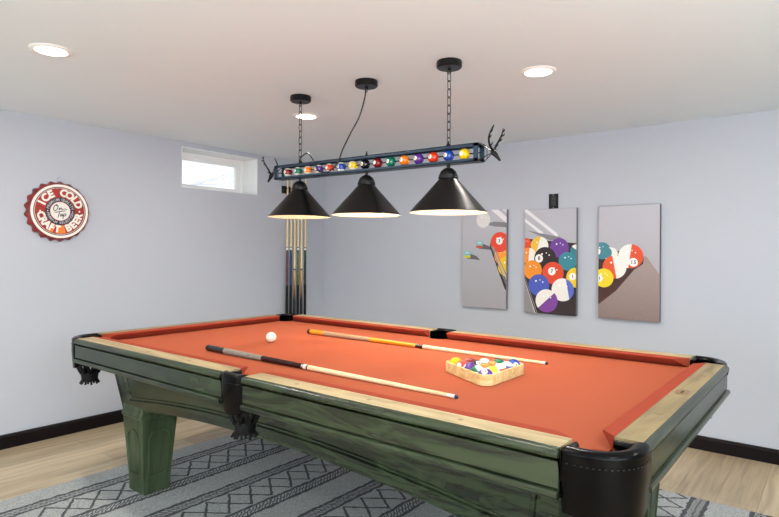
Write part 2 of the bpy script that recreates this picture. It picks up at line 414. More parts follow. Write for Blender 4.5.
# oval wooden medallion set in the right end rail
m = MB(); z = T + .0008
ym_ = (NY0 + NY1) / 2
for r_, h_, mi in ((1, z, 0),):
    m.loft([[(NX1 + .074 + .020 * cos(t) * r_, ym_ + .040 * sin(t) * r_, zz) for t in [2 * pi * i / 32 for i in range(32)]] for zz in (z - .002, h_)])
med = m.build('medallion', mat('medallion_wood', '#8a6a42', .4), end_r)
m = MB()
m.loft([[(NX1 + .074 + .020 * cos(t) * k, ym_ + .040 * sin(t) * k, z + .0003) for t in [2 * pi * i / 32 for i in range(32)]] for k in (.86, .78)], caps=False)
for dy in (-.016, -.008, 0, .008, .016):
    m.box((NX1 + .070, ym_ + dy - .0025, z), (NX1 + .078, ym_ + dy + .0025, z + .0005))
m.build('medallion_mark', mat('medallion_ink', '#4d3a24', .5), med)

# cabinet aprons: slanted panels with arched lower edge and a grooved inset panel
ZT, ZB, SL = .70, .415, .17
bot = dict(y0=-2.622, y1=-1.508, x0=1.168, x1=3.521)
def apron(name, c0, c1, base, sgn, along, mt):
    """c0..c1 along the side at the bottom; base = coordinate of the lower edge; sgn outward"""
    n = 24; mid = (c0 + c1) / 2; hw = (c1 - c0) / 2
    rise = .088
    def arch(s): return ZB + rise * (1 - ((s - mid) / hw) ** 2)
    def P(s, z, d=0):
        off = base + sgn * (SL * (z - ZB) + d)
        return (s, off, z) if along == 0 else (off, s, z)
    def end(z, side): return (c0 - SL * (z - ZB)) if side == 0 else (c1 + SL * (z - ZB))
    m = MB()
    def outline(i, d):
        """closed outline inset by i"""
        pts = []; iv = i; i = i * 1.7
        for k in range(n + 1):
            t = k / n; s = (c0 + i) + (c1 - c0 - 2 * i) * t
            z = arch(s) + iv
            if k == 0: s = end(z, 0) + i
            if k == n: s = end(z, 1) - i
            pts.append(P(s, z, d))
        zt = ZT - max(iv - .03, 0)
        pts.append(P(end(zt, 1) - i, zt, d)); pts.append(P(end(zt, 0) + i, zt, d))
        return pts
    m.loft([outline(0, -.03), outline(0, 0), outline(.048, 0), outline(.050, -.009), outline(.056, -.009), outline(.058, -.002), outline(.064, -.001), outline(.066, -.006)])
    return m.build(name, mt, table)
apron('cabinet_apron', bot['x0'], bot['x1'], bot['y0'], -1, 0, M_GRX)
apron('cabinet_apron', bot['x0'], bot['x1'], bot['y1'], 1, 0, M_GRX)
apron('cabinet_apron', bot['y0'], bot['y1'], bot['x0'], -1, 1, M_GRY)
apron('cabinet_apron', bot['y0'], bot['y1'], bot['x1'], 1, 1, M_GRY)

def table_leg(cx, cy):
    m = MB()
    def sq(h, z, c=.003):
        return [(cx + sx * (h - (c if k else 0)), cy + sy * (h - (0 if k else c)), z) for sx, sy, k in ((-1, -1, 0), (-1, -1, 1), (1, -1, 1), (1, -1, 0), (1, 1, 0), (1, 1, 1), (-1, 1, 1), (-1, 1, 0))]
    zb = .0085
    prof = [(.071, zb), (.073, zb + .006), (.074, .07), (.097, .388), (.097, .392), (.102, .397), (.103, .403), (.103, .414), (.098, .425), (.095, .46)]
    m.loft([sq(h, z) for h, z in prof])
    leg = m.build('leg', M_GRZ, table)
    # raised, arch-topped moulding on each face
    m = MB()
    for q in range(4):
        ca, sa = cos(q * pi / 2), sin(q * pi / 2)
        def F(u_, z, d):
            h = .074 + (.097 - .074) * (z - .07) / (.318) + d
            x, y = u_, -h
            return (cx + x * ca - y * sa, cy + x * sa + y * ca, z)
        pts = []
        wz = lambda z: (.045 + .014 * (z - .09) / .25)
        for z in (.105, .16, .22, .28): pts.append((-wz(z), z))
        for i in range(1, 10):
            t = pi - pi * i / 10; pts.append((wz(.28) * cos(t), .28 + .055 * sin(t)))
        for z in (.28, .22, .16, .105): pts.append((wz(z), z))
        m.tube([F(a, z, .001) for a, z in pts], .0045, n=6, cyclic=True)
    m.build('leg_moulding', M_GRZ, leg, smooth=True)
LX0, LX1, LY0, LY1 = 1.276, 3.413, -2.533, -1.597
for lx in (LX0, LX1):
    for ly in (LY0, LY1): table_leg(lx, ly)

# leather pockets
def pocket(path, dirs, basket, name='pocket', zlow=.672, stitch=True, rim=.021, width=None):
    """path: plan points of the outside of the leather; dirs: for each point the direction (and relative width) toward the hole"""
    m = MB(); loops = []
    for p in path:
        q = dirs[path.index(p)]; l = []
        for k in range(14):
            t = 2 * pi * k / 14
            d = rim - rim * cos(t); z = T - .009 + (.013 if sin(t) > 0 else .012) * sin(t) - (.008 if q[0] ** 2 + q[1] ** 2 < .4 else 0)
            l.append((p[0] + q[0] * d, p[1] + q[1] * d, z))
        loops.append(l)
    m.loft(loops)
    pk = m.build(name, M_LEATHER, table, smooth=50)
    # hanging leather skirt
    m = MB(); n = len(path); loops = []
    for i, p in enumerate(path):
        q = dirs[i]; t = i / (n - 1)
        lo = zlow - (.012 * sin(pi * t) + (.004 if i % 2 else 0))
        if width: lo = zlow - width * (sin(pi * t) ** 1.5)
        l = [(p[0] + q[0] * d, p[1] + q[1] * d, z) for d, z in ((.001, T - .009), (.0, .74), (.003, .70), (.007, lo), (.013, lo), (.010, .70), (.008, .74), (.009, T - .009))]
        loops.append(l)
    m.loft(loops); m.build('pocket_skirt', M_LEATHER, pk, smooth=50)
    if stitch:
        m = MB()
        for i in range(4, n - 5):
            a, b = Vector(path[i]), Vector(path[i + 1]); k = max(1, int((b - a).length / .016))
            for j in range(k):
                c = a.lerp(b, (j + .35) / k); e_ = a.lerp(b, (j + .65) / k)
                q = dirs[i]; m.tube([(c.x - q[0] * .001, c.y - q[1] * .001, .771), (e_.x - q[0] * .001, e_.y - q[1] * .001, .771)], .0012, n=5)
        m.build('stitching', mat('leather_stitch', '#1d1d21', .6), pk)
    # basket: straps down to a fringed cup
    bx_, by_, R1 = basket
    m = MB()
    for k in range(9):
        a = 2 * pi * k / 9
        p0 = (bx_ + R1 * cos(a), by_ + R1 * sin(a), .685); p1 = (bx_ + R1 * .95 * cos(a + .15), by_ + R1 * .95 * sin(a + .15), .65); p2 = (bx_ + R1 * .66 * cos(a + .3), by_ + R1 * .66 * sin(a + .3), .615)
        m.tube([p0, p1, p2], [.007, .008, .008], n=6)
        p1b = (bx_ + R1 * .95 * cos(a - .2), by_ + R1 * .95 * sin(a - .2), .65); p2b = (bx_ + R1 * .66 * cos(a - .4), by_ + R1 * .66 * sin(a - .4), .615)
        m.tube([p0, p1b, p2b], [.005, .005, .006], n=6)
    m.lathe([(R1 * .1, .612), (R1 * .7, .620), (R1 * .72, .612), (R1 * .66, .59), (R1 * .68, .575), (R1 * .5, .572), (.004, .58)], (bx_, by_, 0), n=20)
    for k in range(18):
        a = 2 * pi * k / 18 + .1; r_ = R1 * (.66 + .08 * (k % 3))
        m.tube([(bx_ + R1 * .62 * cos(a), by_ + R1 * .62 * sin(a), .58), (bx_ + r_ * cos(a), by_ + r_ * sin(a), .566 - .005 * (k % 2))], .005, n=5)
    m.build('pocket_basket', M_NET, pk, smooth=50)
    return pk

def corner_pocket(sx, sy):
    off = {(1, -1): (.022, .012), (1, 1): (.002, .006), (-1, -1): (-.012, .012), (-1, 1): (-.02, .006)}[sx, sy]
    xo = (X1 if sx > 0 else X0) + sx * off[0]; yo = (Y1 if sy > 0 else Y0) + sy * off[1]
    xr = (X1 if sx > 0 else X0) - sx * (CORNER_CUT - .001); yr = (Y1 if sy > 0 else Y0) - sy * .154     # faces of the sawn rail ends
    r_ = .115
    cx, cy = xo - sx * r_, yo - sy * r_
    pts = [(xr, (NY1 if sy > 0 else NY0) + sy * .045), (xr, yo - sy * .05), (xr, yo - sy * .012), (xr + sx * .004, yo - sy * .003), (xr + sx * .012, yo)]
    d0 = [(sx * .4, 0), (sx * .5, 0), (sx * .62, -sy * .4), (sx * .5, -sy * .7), (0, -sy)]
    for i in range(15):
        t = pi / 2 * i / 14
        p = (cx + sx * r_ * sin(t), cy + sy * r_ * cos(t)); pts.append(p)
        d0.append((-sx * sin(t), -sy * cos(t)))
    pts += [(xo, yr + sy * .012), (xo - sx * .003, yr + sy * .004), (xo - sx * .012, yr), (xo - sx * .05, yr), ((NX1 if sx > 0 else NX0) + sx * .045, yr)]
    d0 += [(-sx, 0), (-sx * .7, sy * .5), (-sx * .4, sy * .62), (0, sy * .5), (0, sy * .4)]
    pocket(pts, d0, (xo - sx * .105, yo - sy * .085, .058), zlow=.662)
corner_pocket(1, -1); corner_pocket(-1, -1); corner_pocket(-1, 1); corner_pocket(1, 1)
def side_pocket(cx, sy):
    yo = (Y1 if sy > 0 else Y0) + sy * .010; ny = (NY1 if sy > 0 else NY0) + sy * .045
    hw = .0625; L = []; D0 = []
    for s in (-1, 1):
        a = [((cx + s * hw, ny), (-s * .3, 0)), ((cx + s * hw, yo - sy * .03), (-s * .35, 0)), ((cx + s * hw, yo - sy * .006), (-s * .5, -sy * .4))]
        if s > 0: a = a[::-1]
        if s < 0: left = a
        else: right = a
    mid = [((cx + .058 * sin(pi * (i / 12 - .5)), yo + sy * (.014 * cos(pi * (i / 12 - .5)))), (0, -sy)) for i in range(13)]
    allp = left + mid + right
    pocket([p for p, q in allp], [q for p, q in allp], (cx, yo - sy * .06, .058), zlow=.70, width=.045, rim=.017)
side_pocket(SIDE_N, -1); side_pocket(SIDE_F, 1)
m = MB(); m.lathe([(.0045, 0), (.0045, .006), (.002, .007)], (SIDE_N - .067, Y0 - .002, .735), (1, 0, 0), n=10)
m.build('rail_bolt', mat('brass_bolt', '#c98a2c', .3, metal=1), table)

# ------------------------------------------------------------------ balls
BALLC = {0: '#f2ead6', 1: '#f2c014', 2: '#1c3f9e', 3: '#d8381c', 4: '#5a2a86', 5: '#f07a1a', 6: '#0f6b52', 7: '#7c1420', 8: '#141414'}
BALLN = {0: 'cue', 1: 'yellow', 2: 'blue', 3: 'red', 4: 'purple', 5: 'orange', 6: 'green', 7: 'maroon', 8: 'black'}
def ball_material(n):
    key = 'ball_%d' % n
    if key in MATS: return MATS[key]
    base = n if n <= 8 else n - 8
    m = bpy.data.materials.new(key); m.use_nodes = True; nt = m.node_tree; N = nt.nodes; Lk = nt.links.new; b = N['Principled BSDF']
    b.inputs['Roughness'].default_value = .12; b.inputs['Coat Weight'].default_value = .3
    c = lin(BALLC[base]); white = lin('#efe8d6')
    if n == 0: b.inputs['Base Color'].default_value = white; MATS[key] = m; return m
    tc = N.new('ShaderNodeTexCoord'); nv = N.new('ShaderNodeVectorMath'); nv.operation = 'NORMALIZE'; Lk(tc.outputs['Object'], nv.inputs[0])
    sp = N.new('ShaderNodeSeparateXYZ'); Lk(nv.outputs[0], sp.inputs[0])
    a = N.new('ShaderNodeMath'); a.operation = 'ABSOLUTE'; Lk(sp.outputs[1], a.inputs[0])
    g = N.new('ShaderNodeMath'); g.operation = 'GREATER_THAN'; g.inputs[1].default_value = .92; Lk(a.outputs[0], g.inputs[0])
    fac = g.outputs[0]
    if n > 8:
        z = N.new('ShaderNodeMath'); z.operation = 'ABSOLUTE'; Lk(sp.outputs[2], z.inputs[0])
        gz = N.new('ShaderNodeMath'); gz.operation = 'GREATER_THAN'; gz.inputs[1].default_value = .55; Lk(z.outputs[0], gz.inputs[0])
        mxm = N.new('ShaderNodeMath'); mxm.operation = 'MAXIMUM'; Lk(gz.outputs[0], mxm.inputs[0]); Lk(fac, mxm.inputs[1]); fac = mxm.outputs[0]
    mx = N.new('ShaderNodeMixRGB'); mx.inputs[1].default_value = c; mx.inputs[2].default_value = white
    Lk(fac, mx.inputs[0]); Lk(mx.outputs[0], b.inputs['Base Color'])
    MATS[key] = m
    return m
M_INK = mat('ball_number_ink', '#101010', .3)
BALL_MESH = {}
def ball_mesh(n, R):
    k = (n, R)
    if k not in BALL_MESH:
        mb = MB(); mb.sphere((0, 0, 0), R, 32, 18); o = mb.build('b', ball_material(n), smooth=180); BALL_MESH[k] = o.data; bpy.data.objects.remove(o)
        if n:
            me = text_polys(str(n), R * .52, offset=.0004 * R / .028)
            me.materials.append(M_INK)
            for v in me.vertices:                                 # wrap the numeral onto both number spots of the ball
                x, y = v.co.x, v.co.y; v.co = (-x, math.sqrt(max(R * R - x * x - y * y, 0)) + .00025, y)
            BALL_MESH[('n', n, R)] = me
    return BALL_MESH[k]
def rot_to(dirv, roll=0):
    """rotation that turns the ball's number spot (+Y) toward dirv, its stripe axis kept near vertical"""
    y = Vector(dirv).normalized(); z = Vector((0, 0, 1)); z = (z - y * y.dot(z))
    z = z.normalized() if z.length > .05 else Vector((1, 0, 0)); x = y.cross(z)
    return Matrix((x, y, z)).transposed().to_4x4() @ Matrix.Rotation(roll, 4, 'Y')
def place_ball(n, R, loc, dirv, roll=0, parent=None, name='billiard_ball'):
    o = bpy.data.objects.new(name, ball_mesh(n, R)); col.objects.link(o)
    mw = Matrix.Translation(Vector(loc) - (BASE[parent.name] if parent else Vector((0, 0, 0)))) @ rot_to(dirv, roll)
    if parent: o.parent = parent
    o.matrix_local = mw if parent else mw
    if n:
        t = bpy.data.objects.new('ball_number', BALL_MESH[('n', n, R)]); col.objects.link(t); t.parent = o
    return o
c0 = place_ball(0, .0275, (1.736, -2.118, BED + .0278), (0, -1, 0), name='cue_ball')
tag(c0, 'plain white cue ball alone on the orange cloth near the far left pocket', 'ball')
m = MB(); m.lathe([(.0001, 0), (.0028, 0.0002)], (0, 0, 0), n=10, caps=True)
dot = m.build('spot', mat('cue_ball_spot', '#b0552a', .3)); dot.parent = c0
dd = (CAM - Vector((1.736, -2.118, .79))).normalized() + Vector((.25, 0, -.28)); dd.normalize()
dot.matrix_local = c0.matrix_local.to_3x3().inverted().to_4x4() @ Matrix.Translation(dd * .0275) @ dd.to_track_quat('Z', 'Y').to_matrix().to_4x4()

# ------------------------------------------------------------------ triangle rack with its fifteen balls
RX, RY, RB = 3.006, -2.117, .0283
M_MAPLE = wood('maple_rack', '#c9a262', '#e6c992', 0, rough=.4, scale=(6, 60, 60), ring=14)
def rtri(side, r, n=8):
    """rounded triangle, one side facing +x, apex toward -x"""
    R_ = side / math.sqrt(3) - 2 * r; out = []
    for k in range(3):
        a = pi + k * 2 * pi / 3
        c = (RX + R_ * cos(a), RY + R_ * sin(a))
        for i in range(n + 1):
            t = a - pi / 3 + 2 * pi / 3 * i / n; out.append((c[0] + r * cos(t), c[1] + r * sin(t)))
    return out
m = MB(); zi, zo = BED + .001, BED + .040
SO = 4 * .0283 * 2 + 2 * .0283 * math.sqrt(3)
outer, inner = rtri(SO + 2 * math.sqrt(3) * .011, .037), rtri(SO + 2 * math.sqrt(3) * .0015, .0286)
m.loft([[(x, y, zi) for x, y in outer], [(x, y, zo - .002) for x, y in outer], [(RX + (x - RX) * .992, RY + (y - RY) * .992, zo) for x, y in outer], [(RX + (x - RX) * 1.006, RY + (y - RY) * 1.006, zo) for x, y in inner], [(x, y, zo - .002) for x, y in inner], [(x, y, zi) for x, y in inner]], caps=False, cyclic=True)
tag(m.build('triangle_rack', M_MAPLE, smooth=30), 'pale wooden triangle rack full of balls on the orange cloth', 'rack')
rows = [[1], [3, 7], [4, 8, 15], [14, 5, 13, 6], [12, 9, 11, 10, 2]]
where = {1: 'in the corner of the triangle rack nearest the left', 3: 'second row from the corner ball, nearer the cue with the black butt', 7: 'second row from the corner ball, nearer the far rail',
         4: 'along the near side of the triangle rack', 8: 'in the middle of the third row of the rack', 15: 'third row of the rack, on its far side', 14: 'on the near side of the rack between the two purple balls',
         5: 'in the fourth row beside the green striped ball', 13: 'in the fourth row of the rack', 6: 'on the far side of the rack',
         12: 'in the front corner of the triangle rack', 9: 'next to the purple striped ball in the front corner', 11: 'in the middle of the last row of the rack', 10: 'in the last row next to the solid blue ball', 2: 'in the right corner of the triangle rack'}
face = {1: (0, .9, .1), 3: (.1, .8, -.3), 7: (0, .8, .2), 4: (-.6, -.5, .5), 8: (.5, -.4, .8), 15: (.2, .9, .35), 14: (-.3, .9, .1), 5: (.5, .7, .3), 13: (-.6, .7, .3), 6: (0, .9, .2), 12: (.25, -.75, .75), 9: (-.6, .8, .1), 11: (.8, .6, .1), 10: (.6, .8, -.1), 2: (.75, -.6, .35)}
roll = {15: 0, 14: .75, 12: .35, 9: 1.5, 11: .15, 10: .1, 13: 1.5}
drow = RB * math.sqrt(3) * 1.004
for i, rw in enumerate(rows):
    for j, n in enumerate(rw):
        x = RX + (i - 8 / 3) * drow; y = RY + (j - i / 2) * RB * 2.008
        o = place_ball(n, RB, (x, y, BED + RB + .0008), face[n], roll.get(n, 0))
        base = BALLN[n if n <= 8 else n - 8]
        kind = '%s striped' % base if n > 8 else 'solid %s' % base
        tag(o, '%s ball %s' % (kind, where[n]), 'ball', 'balls in the triangle rack')

# ------------------------------------------------------------------ cues
M_SHAFT = wood('maple_shaft', '#d9bd8c', '#f0dcb4', 2, rough=.3, scale=(3, 120, 120), ring=30, bump=.02)
M_FERR = mat('ivory_ferrule', '#e9e4d8', .3); M_TIP = mat('blue_leather_tip', '#2a2f45', .8); M_BLACKG = mat('black_lacquer', '#121112', .18, coat=.5)
M_RUB = mat('black_rubber', '#0e0e0e', .6); M_SILV = mat('silver_ring', '#c9c9cc', .25, metal=.9)
def cue_local(name, segs, label, group=None):
    """segs: (part name, start, end, material) along local +Z from the butt; built upright, butt at the origin"""
    root = thing(name, (0, 0, 0), label, 'pool cue', group)
    Ltot = segs[-1][2]
    def R(s): return .0146 - (.0146 - .0064) * (s / Ltot) ** 1.05
    for nm, a, b, mt in segs:
        m = MB(); k = max(2, int((b - a) / .15) + 1)
        prof = [(R(a + (b - a) * i / k), a + (b - a) * i / k) for i in range(k + 1)]
        if nm == 'bumper': prof = [(R(a) * .55, a), (R(a) * .9, a + .004)] + prof[1:]
        if nm == 'tip': prof = prof[:-1] + [(R(b) * .9, b - .002), (R(b) * .4, b)]
        m.lathe(prof, n=16); m.build(nm, mt, root, smooth=50)
    return root
def speck(name, c, c2, sc, rough=.7): return mat(name, c, rough, noise=(c2, sc))
def orient(root, a, b):
    a, b = Vector(a), Vector(b); root.location = a; root.rotation_mode = 'QUATERNION'; root.rotation_quaternion = (b - a).to_track_quat('Z', 'Y')
q = cue_local('pool_cue', [('bumper', 0, .03, M_RUB), ('butt_sleeve', .03, .143, M_BLACKG), ('wrap', .143, .417, speck('grey_linen_wrap', '#57514a', '#a39c90', 380)), ('forearm', .417, .67, wood('dark_maroon_forearm', '#1c0c0c', '#3a1614', 2, rough=.2)), ('ring', .67, .682, M_SILV), ('joint', .682, .70, mat('white_joint', '#e6e2da', .25)), ('joint_band', .70, .707, M_BLACKG), ('shaft', .707, 1.372, M_SHAFT), ('ferrule', 1.372, 1.400, M_FERR), ('tip', 1.400, 1.411, M_TIP)],
              'pool cue with black butt and grey speckled wrap lying nearer the front rail')
orient(q, (1.700, -2.481, BED + .0150), (3.111, -2.486, BED + .0066))
q = cue_local('pool_cue', [('bumper', 0, .025, mat('brown_rubber', '#2a1c16', .6)), ('butt_sleeve', .025, .13, mat('amber_butt', '#d98a18', .25, coat=.4)), ('wrap', .13, .475, speck('tan_linen_wrap', '#8a6a4c', '#b4977a', 380)), ('forearm', .475, .77, wood('amber_forearm', '#c9770f', '#e8982a', 2, rough=.22)), ('joint', .77, .814, mat('dark_red_joint', '#2b1014', .25)), ('shaft', .814, 1.432, M_SHAFT), ('ferrule', 1.432, 1.448, M_FERR), ('tip', 1.448, 1.459, mat('brown_leather_tip', '#3a2a22', .8))],
              'amber and tan pool cue lying behind the triangle rack near the far rail')
orient(q, (1.650, -1.770, BED + .0150), (3.108, -1.747, BED + .0066))

# wall rack of cues by the corner: top clip bar and a low ledge
rack = thing('cue_rack', (0, -.415, .46), 'black wall mounted cue rack in the corner behind the light bar', 'cue rack')
m = MB(); m.box((.0, -.555, 1.79), (.022, -.27, 1.86)); m.build('clip_rail', M_RUB, rack, bevel=.003)
CY = [-.528, -.482, -.436, -.392, -.348, -.300]
for y in CY:
    m = MB()
    m.tube([(.02, y - .018, 1.83), (.05, y - .020, 1.83), (.072, y - .016, 1.83)], .005, n=6); m.tube([(.02, y + .018, 1.83), (.05, y + .020, 1.83), (.072, y + .016, 1.83)], .005, n=6)
    m.box((.018, y - .022, 1.818), (.026, y + .022, 1.842))
    m.build('clip', M_RUB, rack)
m = MB(); m.box((.0, -.62, .36), (.014, -.21, .47)); m.box((.0, -.62, .40), (.10, -.21, .42)); m.build('butt_ledge', M_RUB, rack, bevel=.003)
wallcues = [(1.26, 'red', 'wall cue with dark red printed butt, leftmost in the rack by the corner', ('#1c0508', '#5a1420')),
            (1.26, 'blue', 'wall cue with blue printed butt hanging second in the corner rack', ('#060b24', '#163a86')),
            (1.072, 'pale', 'pale wooden cue with black points between the blue and the yellow green cues', None),
            (1.26, 'yellow', 'wall cue with yellow green patterned butt in the middle of the rack', ('#101208', '#8a8a2c')),
            (1.072, 'pale', 'pale wooden cue with black points between the yellow green and dark green cues', None),
            (1.26, 'green', 'wall cue with dark green printed butt nearest the room corner', ('#060a07', '#143620'))]
M_PAINTB = mat('butt_graphite', '#0d0d0f', .35, spec=.2)
def points_material():
    m = bpy.data.materials.new('pointed_butt_wood'); m.use_nodes = True; nt = m.node_tree; N = nt.nodes; Lk = nt.links.new; b = N['Principled BSDF']
    tc = N.new('ShaderNodeTexCoord'); sp = N.new('ShaderNodeSeparateXYZ'); Lk(tc.outputs['Object'], sp.inputs[0])
    at = N.new('ShaderNodeMath'); at.operation = 'ARCTAN2'; Lk(sp.outputs[0], at.inputs[0]); Lk(sp.outputs[1], at.inputs[1])
    pp = N.new('ShaderNodeMath'); pp.operation = 'PINGPONG'; pp.inputs[1].default_value = pi / 4; Lk(at.outputs[0], pp.inputs[0])
    ml = N.new('ShaderNodeMath'); ml.operation = 'MULTIPLY_ADD'; ml.inputs[1].default_value = .30; ml.inputs[2].default_value = .36; Lk(pp.outputs[0], ml.inputs[0])
    lt = N.new('ShaderNodeMath'); lt.operation = 'LESS_THAN'; Lk(sp.outputs[2], lt.inputs[0]); Lk(ml.outputs[0], lt.inputs[1])
    mx = N.new('ShaderNodeMixRGB'); mx.inputs[1].default_value = lin('#cfa76c'); mx.inputs[2].default_value = lin('#131112'); Lk(lt.outputs[0], mx.inputs[0]); Lk(mx.outputs[0], b.inputs['Base Color'])
    b.inputs['Roughness'].default_value = .25
    return m
M_POINT = points_material()
for y, (zj, nm, lab, cc) in zip(CY, wallcues):
    z0 = .421; jl = zj - z0
    if cc:
        pr = speck('printed_butt_' + nm, cc[0], cc[1], 95 if nm == 'yellow' else 30, .3)
        segs = [('bumper', 0, .025, M_RUB), ('butt_sleeve', .025, jl - .33, M_PAINTB), ('forearm', jl - .33, jl - .02, pr), ('joint', jl - .02, jl + .0, M_BLACKG), ('ring', jl, jl + .022, M_FERR), ('joint_band', jl + .022, jl + .03, M_BLACKG), ('shaft', jl + .03, 1.50, M_SHAFT), ('ferrule', 1.50, 1.528, M_FERR), ('tip', 1.528, 1.54, M_TIP)]
    else:
        segs = [('bumper', 0, .025, M_RUB), ('forearm', .025, jl, M_POINT), ('joint_band', jl, jl + .012, M_BLACKG), ('shaft', jl + .012, 1.42, M_SHAFT), ('ferrule', 1.42, 1.445, M_FERR), ('tip', 1.445, 1.457, M_TIP)]
    q = cue_local('wall_cue', segs, lab, 'cues in the wall rack')
    q.location = (.056, y, z0)

# ------------------------------------------------------------------ hanging light over the table
LY = -1.90
pl = thing('pool_table_light', (2.2, LY, 1.65), 'black hanging billiard light bar with three cone shades, coloured balls and antlers', 'ceiling light')
M_BLK = mat('black_metal', '#0a0b0e', .35, spec=.3); M_BAR = mat('blue_black_bar', '#22384a', .4, metal=.3)
M_CHAIN = mat('dark_chain', '#2a2622', .35, metal=.8)
BX0, BX1 = 1.530, 2.862
def zc(x): return 1.697 - .017 * (x - BX0) / (BX1 - BX0)
m = MB(); W_ = .030
def slab(x0, x1, y0, y1, dz0, dz1):
    m.loft([[(x, y, zc(x) + dz) for y, dz in ((y0, dz0), (y1, dz0), (y1, dz1), (y0, dz1))] for x in (x0, x1)])
for s in (-1, 1):
    for t in (-1, 1): slab(BX0, BX1, LY + s * W_, LY + s * (W_ - .006), t * .040, t * .0265)
for t in (-1, 1): slab(BX0, BX1, LY - W_, LY + W_, t * .040, t * .037)
for x in (BX0, BX1):
    sgn = 1 if x == BX0 else -1
    for s in (-1, 1): slab(x, x + sgn * .022, LY + s * W_, LY + s * (W_ - .006), -.04, .04)
m.build('bar_frame', M_BAR, pl)
m = MB(); m.tube([(BX0, LY, zc(BX0)), (BX1, LY, zc(BX1))], .003); m.build('ball_rod', M_BLK, pl)
def recentre(o, p):
    """put an object's own origin on point p without moving its mesh"""
    off = Vector(p) - BASE[o.name]; o.data.transform(Matrix.Translation(-off)); o.location = off; BASE[o.name] = Vector(p)
order = [15, 14, 13, 12, 11, 10, 9, 8, 7, 6, 5, 4, 3, 2, 1]
for i, n in enumerate(order):
    x = 1.613 + (2.778 - 1.613) * i / 14
    place_ball(n, .0258, (x, LY, zc(x)), (-.15, -1, .05), 0, pl, 'decorative_ball')
SHX = (1.712, 2.205, 2.694)
M_SHADE_IN = mat('shade_inside_white', '#b3a894', .5)
M_SHADE = mat('satin_black_shade', '#020304', .3, spec=.35)
def brushed(m, a):
    nt = m.node_tree; t = nt.nodes.new('ShaderNodeTangent'); t.direction_type = 'RADIAL'; t.axis = 'Z'
    b = nt.nodes['Principled BSDF']; b.inputs['Anisotropic'].default_value = a; nt.links.new(t.outputs[0], b.inputs['Tangent'])
brushed(M_SHADE, .25)
M_BULB = mat('warm_bulb', '#fff1d8', .3, emit=(1, .82, .58, 1), emit_s=14)
for x in SHX:
    zb = zc(x) - .04
    m = MB(); m.mi = 0
    zr = zb - .218; n = 48
    m.lathe([(.040, zb - .062), (.0415, zb - .066), (.174, zr + .004), (.177, zr)], (x, LY, 0), n=n, caps=False)
    m.mi = 1
    m.lathe([(.177, zr), (.175, zr), (.172, zr + .004), (.039, zb - .067), (.001, zb - .063)], (x, LY, 0), n=n, caps=False)
    sh = m.build('lamp_shade', [M_SHADE, M_SHADE_IN], pl, smooth=35); recentre(sh, (x, LY, zb))
    m = MB(); m.lathe([(.008, zb), (.008, zb - .014), (.020, zb - .018), (.034, zb - .030), (.040, zb - .042), (.041, zb - .048), (.044, zb - .050), (.044, zb - .056), (.046, zb - .058), (.046, zb - .064), (.040, zb - .066)], (x, LY, 0), n=32)
    m.build('shade_cap', M_BLK, sh, smooth=35)
    m = MB(); m.lathe([(.013, zb - .066), (.014, zb - .09), (.022, zb - .105), (.028, zb - .125), (.026, zb - .143), (.014, zb - .156), (.001, zb - .159)], (x, LY, 0), n=20)
    m.build('bulb', M_BULB, sh, smooth=True)
    m = MB(); m.lathe([(.004, zb + .078), (.007, zb + .082), (.007, zb + .090), (.004, zb + .094), (.003, zb + .104), (.001, zb + .108)], (x, LY, 0), n=12); m.build('finial', M_BLK, pl, smooth=True)
    lp = light('pendant_lamp', 'POINT', (0, 0, 0), L_PEND * {SHX[0]: .5, SHX[1]: 1.05, SHX[2]: 1.15}[x], AMBER, shadow_soft_size=.03)
    lp.location = (x, LY, zb - .165)
# canopies, chains and cord
CAN = ((1.719, -1.905), (2.200, -1.900), (2.692, -1.895))
for x, y in CAN:
    m = MB(); m.lathe([(.056, H), (.058, H - .004), (.058, H - .026), (.053, H - .031), (.01, H - .031)], (x, y, 0), n=36)
    cp = m.build('canopy', M_BLK, pl, smooth=35)
    m = MB(); m.lathe([(.008, H - .03), (.008, H - .038), (.004, H - .042)], (x, y, 0), n=12)
    m.tube([(x + .009 * cos(t), y, H - .048 + .009 * sin(t)) for t in [2 * pi * k / 12 for k in range(12)]], .002, n=6, cyclic=True); m.build('canopy_hook', M_BLK, cp, smooth=True)
for (x, y), xe in ((CAN[0], 1.719), (CAN[2], 2.692)):
    m = MB(); z = H - .052; k = 0; zend = zc(xe) + .045; nl = int((z - zend) / .034); pitch = (z - zend) / nl
    for k in range(nl):
        c = z - pitch * (k + .5); hl = pitch * .5 + .003; hw_ = .0082
        pts = []
        for i in range(16):
            t = 2 * pi * i / 16; a = hw_ * cos(t); b = (hl - hw_) * (1 if sin(t) > 0 else -1) + hw_ * sin(t)
            pts.append((x + a, y, c + b) if k % 2 == 0 else (x + a * .2, y + a, c + b))
        m.tube(pts, .0019, n=6, cyclic=True)
    m.tube([(xe + .008 * cos(t), LY, zc(xe) + .047 + .009 * sin(t)) for t in [2 * pi * i / 12 for i in range(12)]], .0022, n=6, cyclic=True)
    m.build('chain', M_CHAIN, pl, smooth=True)
def spline(pts, n=8):
    P = [Vector(p) for p in pts]; P = [P[0]] + P + [P[-1]]; out = []
    for i in range(1, len(P) - 2):
        for k in range(n):
            t = k / n; a, b, c, d = P[i - 1:i + 3]
            out.append(.5 * ((2 * b) + (c - a) * t + (2 * a - 5 * b + 4 * c - d) * t * t + (3 * b - a - 3 * c + d) * t ** 3))
    out.append(P[-2]); return out
M_CORD = mat('black_cord', '#171514', .5)
yf = LY - .037
